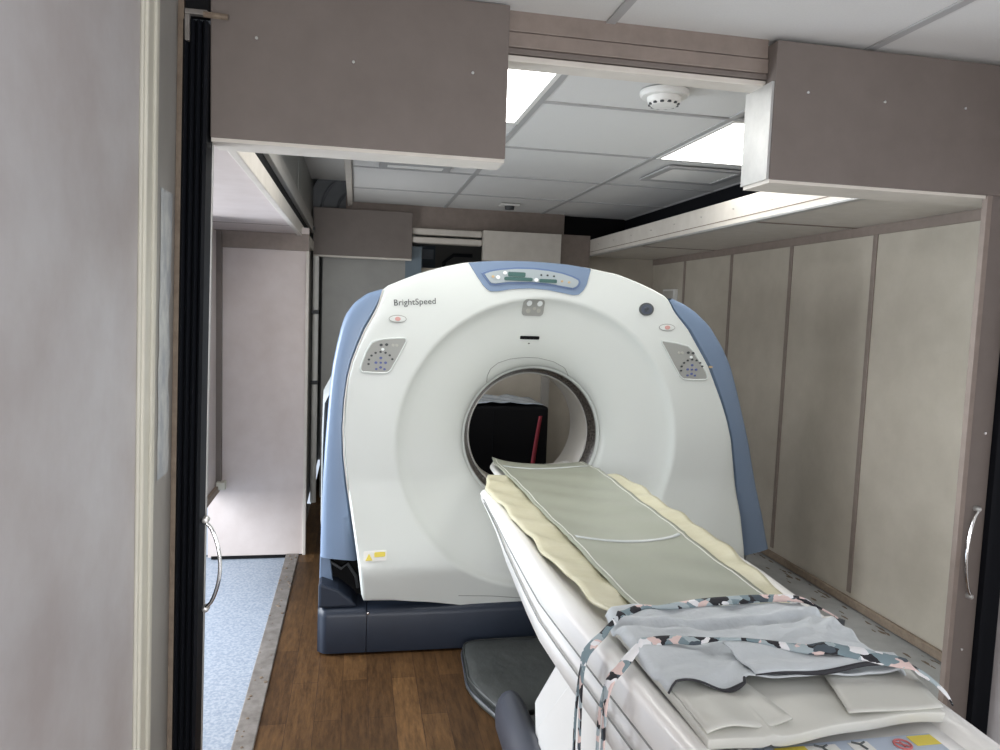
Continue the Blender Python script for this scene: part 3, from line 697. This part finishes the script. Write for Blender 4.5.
def seamline(y0):
    g = MB()
    def fn(u, v):
        uu = .06+.88*u; a = 2*uu-1; y = y0+.07*a*a-.02+(v-.5)*.022
        return (VL(y)+(VR(y)-VL(y))*uu, y, vz(uu, y)+.0016)
    g.grid(30, 3, fn); return g
for y0 in (2.235, 3.345):
    build('welded_seam', seamline(y0), 'weld', vo, smooth=True, solid=.001, angle=0, fixn=False)
for uu in (.035, .965):
    build('hem', MB().tube([(VL(y)+(VR(y)-VL(y))*uu, y, vz(uu, y)+.0005) for y in [1.55+i*.04 for i in range(50)]], .0018, 6), 'vinyl2', vo, smooth=True)
# folded vinyl at the foot end (two layers)
def fvx(u, v): # v 0 near .. 1 far
    y = 1.118+v*.50+.022*u*(1-v)-.01*math.sin(u*6)*(1-v)
    l = .606-.004*v; r = 1.100+.012*v
    return l+(r-l)*u, y
fv = MB()
def ff(u, v):
    x, y = fvx(u, v); e = min(u, 1-u, v*1.6)
    z = .903-.004*math.exp(-v*30)+.003*math.sin(u*16+v*3)*math.exp(-((v-.2)/.3)**2)+.006*math.exp(-((u-.24-.08*v)/.02)**2)*(v < .9)
    return (x, y, z)
fv.grid(50, 36, ff)
fo = build('folded_vinyl_pad', fv, 'vinyl2', smooth=True, solid=.022, bevel=.006, angle=0)
tag(fo, 'pale folded vinyl pad with thick lilac-grey edge at the foot end of the table', 'folded pad')
build('fold_flap', MB().grid(14, 14, lambda u, v: (.607+u*(.175-.03*v), 1.126+v*.25+.02*u*(1-v), .910+.003*math.sin(u*6)+.004*(1-v)*math.sin(u*7))), 'vinyl2', fo, smooth=True, solid=.004, angle=0)
build('fold_flap', MB().grid(14, 14, lambda u, v: (.90+.05*v+u*(.20-.06*v*(1-u)), 1.150+v*.16-.0*u, .909+.002*math.cos(u*4))), 'vinyl2', fo, smooth=True, solid=.003, angle=0)
# grey cloth wrap on top
def cx_(u, v): # v 0 = far, 1 = near
    l = interp([(0, .596), (.2, .584), (1, .598)], v); r = interp([(0, 1.112), (.5, 1.130), (1, 1.118)], v)
    yf_ = 1.630-.012*u; yn = 1.268-.014*math.sin(u*PI*2.2)*(u < .3)+.0*u
    return l+(r-l)*u, yf_+(yn-yf_)*v
def cz_(u, v):
    z = .924+.004*math.sin(u*7+v*5)+.003*math.sin(u*19-v*11)+.0025*math.sin(v*23+u*4)
    z += .007*math.exp(-((v-.17-.35*u*(1-u))/.03)**2)                       # long fold below the upper strap
    z -= .010*math.exp(-((v-.23-.35*u*(1-u))/.03)**2)
    z += .010*math.sin((u*1.4+v)*34)*(max(0, u-.5))*max(0, 1-abs(v-.35)*3)   # creases at right
    z += .0025*math.sin(u*31+v*17)*math.sin(v*29-u*6)
    z += .008*(v > .55)*(v-.55)*math.sin(u*5+1)
    z += .012*math.exp(-((v-1)/.08)**2)*math.sin(u*20)*(u < .33)
    e = min(u, 1-u); z -= .020*max(0, 1-e/.02)
    return z
cg = MB(); cg.grid(70, 60, lambda u, v: (*cx_(u, v), cz_(u, v)))
co = build('cloth_wrap', cg, 'cloth', smooth=True, solid=.004, angle=0)
tag(co, 'crumpled light grey cloth wrap spread over the folded pad at the foot end', 'cloth')
# a second flap lying over it, with a dark lower edge
fl2 = MB()
def f2(u, v):
    x = .775+u*.345; yt = 1.395-.115*u+.03*u*u; yb = 1.262+.028*u**2
    y = yt+(yb-yt)*v
    return (x, y, .939-.004*v+.004*math.sin(v*9+u*3)*(1-u)+.003*math.sin(u*11))
fl2.grid(40, 20, f2)
build('flap', fl2, 'cloth', co, smooth=True, solid=.004, angle=0)
build('edge_binding', MB().tube([(f2(u, 1)[0], f2(u, 1)[1]-.001, f2(u, 1)[2]-.004) for u in [i/20 for i in range(21)]], [.001+.0042*min(1, i/9) for i in range(21)], 8), 'darkcloth', co, smooth=True)
bd = [(cx_(u, 1)[0], cx_(u, 1)[1]-.002, cz_(u, 1)-.001) for u in [i/24*.30 for i in range(25)]]
build('edge_binding', MB().tube(bd, [.0022+.003*math.exp(-((i-20)/3)**2) for i in range(25)], 8), 'darkcloth', co, smooth=True)
def topz(x, y):
    """height of the cloth pile at (x, y)"""
    v = (1.63-y)/.362; u = (x-.59)/.53
    return (cz_(min(max(u, .03), .97), min(max(v, 0), 1)) if 0 <= v <= 1 and -.01 < u < 1.01 else .935)
def ribbon(path, width, th=.0025):
    """path of (x, y, z, wx, wy, wz, w): centre, width direction, width"""
    g = MB(); n = len(path)
    for (x, y, z, dx, dy, dz, w) in path:
        d = Vector((dx, dy, dz)).normalized()*w/2; c = Vector((x, y, z)); g.v += [c-d, c-d*.4+Vector((0, 0, .001)), c+d*.4+Vector((0, 0, .001)), c+d]
    for i in range(n-1):
        for j in range(3): g.f.append((i*4+j, i*4+j+1, (i+1)*4+j+1, (i+1)*4+j))
    return g
def catmull(P, m=6):
    P = [P[0]]+P+[P[-1]]; out = []
    for i in range(1, len(P)-2):
        for k in range(m):
            t = k/m; out.append(tuple(.5*((2*P[i][j])+(-P[i-1][j]+P[i+1][j])*t+(2*P[i-1][j]-5*P[i][j]+4*P[i+1][j]-P[i+2][j])*t*t+(-P[i-1][j]+3*P[i][j]-3*P[i+1][j]+P[i+2][j])*t**3) for j in range(len(P[0]))))
    out.append(P[-1]); return out
def lie(x, y):
    z = topz(x, y); u = (x-.775)/.345
    if 0 <= u <= 1:
        yt = 1.395-.115*u+.03*u*u; yb = 1.262+.028*u**2
        if yb <= y <= yt: z = max(z, f2(u, (yt-y)/(yt-yb))[2])
    return z
def strap(pts, label, tail):
    pts = [(p[0], p[1], max(p[2], lie(p[0], p[1])+.004), *p[3:]) if .60 < p[0] < 1.115 else p for p in catmull(pts)]
    o = build('fabric_strap', ribbon(pts, .02), 'camo', smooth=True, solid=.003, angle=0)
    tag(o, label, 'strap'); 
    build('strap_tail', ribbon(catmull(tail), .02), 'camo', o, smooth=True, solid=.003, angle=0)
    return o
T = .932
strap([(1.185, 1.585, .893, 0, 1, 0, .014), (1.150, 1.597, .912, 0, 1, .1, .018), (1.10, 1.612, T, 0, 1, .3, .024), (1.02, 1.628, T, 0, 1, .3, .026), (.93, 1.626, T, 0, 1, .3, .028), (.84, 1.620, T, 0, 1, .3, .026), (.76, 1.606, T, 0, 1, .3, .020), (.70, 1.600, T, 0, 1, .3, .010), (.66, 1.594, T, 0, 1, .3, .022), (.615, 1.570, T-.004, 0, 1, .3, .022), (.587, 1.555, .918, .1, 1, .6, .018), (.56, 1.535, .905, -.1, 1, .1, .024), (.530, 1.515, .893, -.3, 1, 0, .026), (.508, 1.505, .872, -.3, 1, 0, .024), (.500, 1.500, .83, 0, 1, 0, .020), (.500, 1.50, .74, 0, 1, 0, .016), (.502, 1.50, .60, 0, 1, 0, .014), (.505, 1.50, .40, 0, 1, 0, .014)],
      'upper teal and black patterned strap across the cloth, hanging down the left side', 
      [(.507, 1.512, .87, 0, 1, 0, .010), (.506, 1.535, .80, 0, 1, 0, .012), (.504, 1.545, .70, 0, 1, 0, .012), (.503, 1.54, .58, 0, 1, 0, .012), (.503, 1.54, .42, 0, 1, 0, .012)])
strap([(1.158, 1.190, .888, .6, 1, 0, .022), (1.150, 1.200, .905, .6, 1, 0, .030), (1.130, 1.235, .926, .4, 1, 0, .038), (1.090, 1.272, .938, .2, 1, .2, .040), (1.03, 1.300, .941, .2, 1, .2, .044), (.97, 1.326, .948, .1, 1, .2, .036), (.90, 1.350, .918, .1, 1, .2, .026), (.84, 1.374, .946, .1, 1, .2, .012), (.79, 1.394, .945, .1, 1, .2, .008), (.755, 1.406, .940, 0, 1, .3, .012), (.72, 1.418, .934, 0, 1, .3, .024), (.68, 1.428, .934, 0, 1, .3, .024), (.64, 1.430, .932, 0, 1, .3, .026), (.605, 1.428, .925, .2, 1, .3, .026), (.572, 1.410, .908, -.1, 1, .1, .028), (.548, 1.395, .893, -.3, 1, 0, .026), (.524, 1.382, .878, -.4, 1, 0, .024), (.512, 1.375, .84, 0, 1, 0, .022), (.510, 1.375, .76, 0, 1, 0, .018), (.510, 1.375, .62, 0, 1, 0, .018), (.512, 1.375, .42, 0, 1, 0, .016)],
      'lower pink, white and black patterned strap crossing the cloth nearer the foot end',
      [(.516, 1.392, .86, 0, 1, 0, .012), (.512, 1.410, .78, 0, 1, 0, .012), (.511, 1.41, .62, 0, 1, 0, .010), (.512, 1.41, .44, 0, 1, 0, .010)])
# dark folded cushion on the floor
cs_ = thing('floor_cushion', (.75, 3.0, 0), 'folded dark grey vinyl cushion on the wood floor between scanner and table base', 'cushion')
CP = [(.505, 3.27), (.52, 3.32), (.58, 3.345), (.93, 3.35), (.96, 3.30), (.96, 2.74), (.92, 2.70), (.63, 2.69), (.575, 2.72), (.50, 2.92), (.488, 3.0)]
def cush(sc, z0, z1, m_, nm):
    n_ = 60; P = resample(CP+[CP[0]], n_+1)[:-1]; cx, cy = .74, 3.02; g = MB()
    for s, z in ((.96, z0), (1., z0+.3*(z1-z0)), (1., z0+.7*(z1-z0)), (.96, z1-.002), (.8, z1+.004), (.5, z1+.002), (.2, z1-.003), (.02, z1-.002)):
        g.v += [(cx+(p[0]-cx)*s*sc, cy+(p[1]-cy)*s*sc, z+.003*math.sin(i*.9)*(s > .9 and z > z0)) for i, p in enumerate(P)]
    for j in range(7):
        for i in range(n_): g.f.append((j*n_+i, j*n_+(i+1) % n_, (j+1)*n_+(i+1) % n_, (j+1)*n_+i))
    g.f += [tuple(range(n_)), tuple(range(7*n_, 8*n_))]
    return build(nm, g, m_, cs_, smooth=True, angle=70)
cush(1.0, .001, .035, 'cushion', 'lower_layer'); cush(.97, .036, .072, 'cushion', 'upper_layer')
P = resample(CP+[CP[0]], 61)[:-1]
build('piping', MB().tube([(.74+(p[0]-.74)*.975, 3.02+(p[1]-3.02)*.975, .066) for p in P], .0025, 6, closed=True), 'cushion', cs_, smooth=True)
build('piping', MB().tube([(.74+(p[0]-.74)*1.003, 3.02+(p[1]-3.02)*1.003, .034) for p in P], .003, 6, closed=True), 'bumper', cs_, smooth=True)

# ================================================================== THINGS BEHIND
bc = thing('equipment_cabinet', (1.08, 5.5, 0), 'black cabinet seen through the scanner bore, with clear plastic on top', 'cabinet')
build('cabinet_body', B(.62, 1.42, 5.30, 5.85, .03, .925), 'black', bc, bevel=.02)
build('door_seam', B(1.00, 1.005, 5.296, 5.302, .06, .89), 'rubber', bc)
for x in (.70, 1.34): build('foot', B(x-.04, x+.04, 5.36, 5.8, 0, .032), 'key', bc, bevel=.004)
pl = MB(); pl.grid(30, 14, lambda u, v: (.72+u*.66, 5.32+v*.46, .940+.022*abs(math.sin(u*9+v*5))*math.sin(u*PI)+.012*math.sin(v*11+u*21)*math.sin(u*PI)))
tag(build('plastic_sheet', pl, 'plastic', smooth=True, solid=.003, angle=0), 'crumpled clear plastic sheet on top of the black cabinet', 'plastic sheet')
sp_ = MB().prism([(1.365, .46), (1.395, .46), (1.425, .78), (1.405, .78)], lambda x, z: (x-.03, 5.27, z), lambda x, z: (x-.03, 5.278, z))
sp_ = MB().grid(3, 12, lambda u, v: (1.29+.06*v+(u-.5)*(.035-.01*v), 5.272+.012*math.sin(v*PI), .36+v*.50))
tag(build('hanging_strap', sp_, 'sred', smooth=True, solid=.004, angle=0), 'dark red strap hanging at the right of the black cabinet', 'strap')
ct = MB().lathe([(.020, 0), (.026, .02), (.026, .07), (.018, .10), (.010, .12)], (1.40, 5.38, .926), 'z', 18)
dt = thing('air_duct', (0, 6.7, 2.0), 'dark grey rounded air duct above the far left header box', 'duct')
build('duct_tube', MB().lathe([(.39, -.30), (.41, -.30), (.42, -.27), (.42, .6)], (.0, 6.75, 2.42), 'y', 72, cap=True), 'duct', dt, smooth=True)
for rr_ in (.30, .17): build('duct_ring', MB().tube([(rr_*math.cos(a), 6.445, 2.42+rr_*math.sin(a)) for a in angs[::4]], .012, 8, closed=True), 'duct', dt, smooth=True)
struct('ceiling.005', MB().box(-.37, -.09, 2.25, 6.18, 2.62, 2.64), 'tile')
eb = thing('control_box', (.78, 7.4, 1.9), 'small grey wall box high up in the dark room behind the scanner', 'control box')
build('case', B(.62, .80, 7.82, 7.895, 2.02, 2.28), 'bluewall', eb, bevel=.006)
build('display', B(.64, .78, 7.812, 7.822, 2.14, 2.24), 'plastic', eb)
build('conduit', MB().tube([(.9, 7.88, 1.2), (.9, 7.88, 2.12), (1.0, 7.88, 2.2), (1.2, 7.88, 2.2)], .02, 10), 'key', eb, smooth=True)
wo = thing('wall_outlet', (2.64, 5.55, 1.8), 'small pale junction box on the right wall just above the scanner corner', 'wall box')
build('plate', B(2.615, 2.649, 5.86, 6.10, 1.72, 1.86), 'white', wo, bevel=.004)
build('cover', B(2.609, 2.616, 5.88, 6.08, 1.735, 1.845), 'liner', wo, bevel=.003)

# ================================================================== LIGHT
def area(name, loc, rot, sx, sy, p, col):
    l = bpy.data.lights.new(name, 'AREA'); l.shape = 'RECTANGLE'; l.size = sx; l.size_y = sy; l.energy = p; l.color = col
    o = bpy.data.objects.new(name, l); COL.objects.link(o); o.location = loc; o.rotation_euler = rot; return o
# daylight through the open left side door of the bay
area('daylight_bay_door', (-2.5, 3.6, 1.2), (0, math.radians(-90+22), 0), 1.7, 1.5, 150, (.90, .95, 1.0))
# daylight from the open side doorway to the right of the camera
area('daylight_side_door', (2.22, .25, 1.10), (0, math.radians(90), 0), 1.8, 1.9, 14, (1.0, .98, .96))
# frontal fill added behind the camera, standing before the closed wall
area('back_fill', (-.02, -1.55, .90), (math.radians(90), 0, 0), .8, 1.5, 60, (.98, .98, 1.0))
# fill light added behind the scanner, out of the camera's sight
area('rear_fill', (-.355, 5.25, 1.45), (0, math.radians(-90), 0), .9, .6, 10, (.95, .97, 1.0))
wf = MB()
for q_ in ((4.90, 4.94, .96, 1.94), (5.56, 5.60, .96, 1.94), (4.94, 5.56, .96, 1.0), (4.94, 5.56, 1.90, 1.94)): wf.box(-.372, -.350, *q_)
struct('fill_frame', wf, 'white', bevel=.003)  # made-up frame around the added rear fill; the wall behind is solid
w = bpy.data.worlds.new('sky'); SC.world = w; w.use_nodes = True
w.node_tree.nodes['Background'].inputs['Color'].default_value = (.75, .85, 1, 1)
w.node_tree.nodes['Background'].inputs['Strength'].default_value = .9

# ================================================================== CAMERA
cam = bpy.data.cameras.new('camera'); co_ = bpy.data.objects.new('camera', cam); COL.objects.link(co_); SC.camera = co_
cam.sensor_width = 36; cam.lens = 740/1000*36; cam.clip_start = .02
yw, pt, rl_ = math.radians(11.1), math.radians(4.9), math.radians(2.0)
fw = Vector((math.sin(yw)*math.cos(pt), math.cos(yw)*math.cos(pt), -math.sin(pt)))
rt = Vector((math.cos(yw), -math.sin(yw), 0)); up = rt.cross(fw)
r2 = rt*math.cos(rl_)+up*math.sin(rl_); u2 = -rt*math.sin(rl_)+up*math.cos(rl_)
co_.matrix_world = Matrix(((r2.x, u2.x, -fw.x, 0), (r2.y, u2.y, -fw.y, 0), (r2.z, u2.z, -fw.z, 1.62), (0, 0, 0, 1)))
vs_ = SC.view_settings; vs_.view_transform = 'Standard'; vs_.look = 'None'; vs_.exposure = 0; vs_.gamma = 1; vs_.use_curve_mapping = False
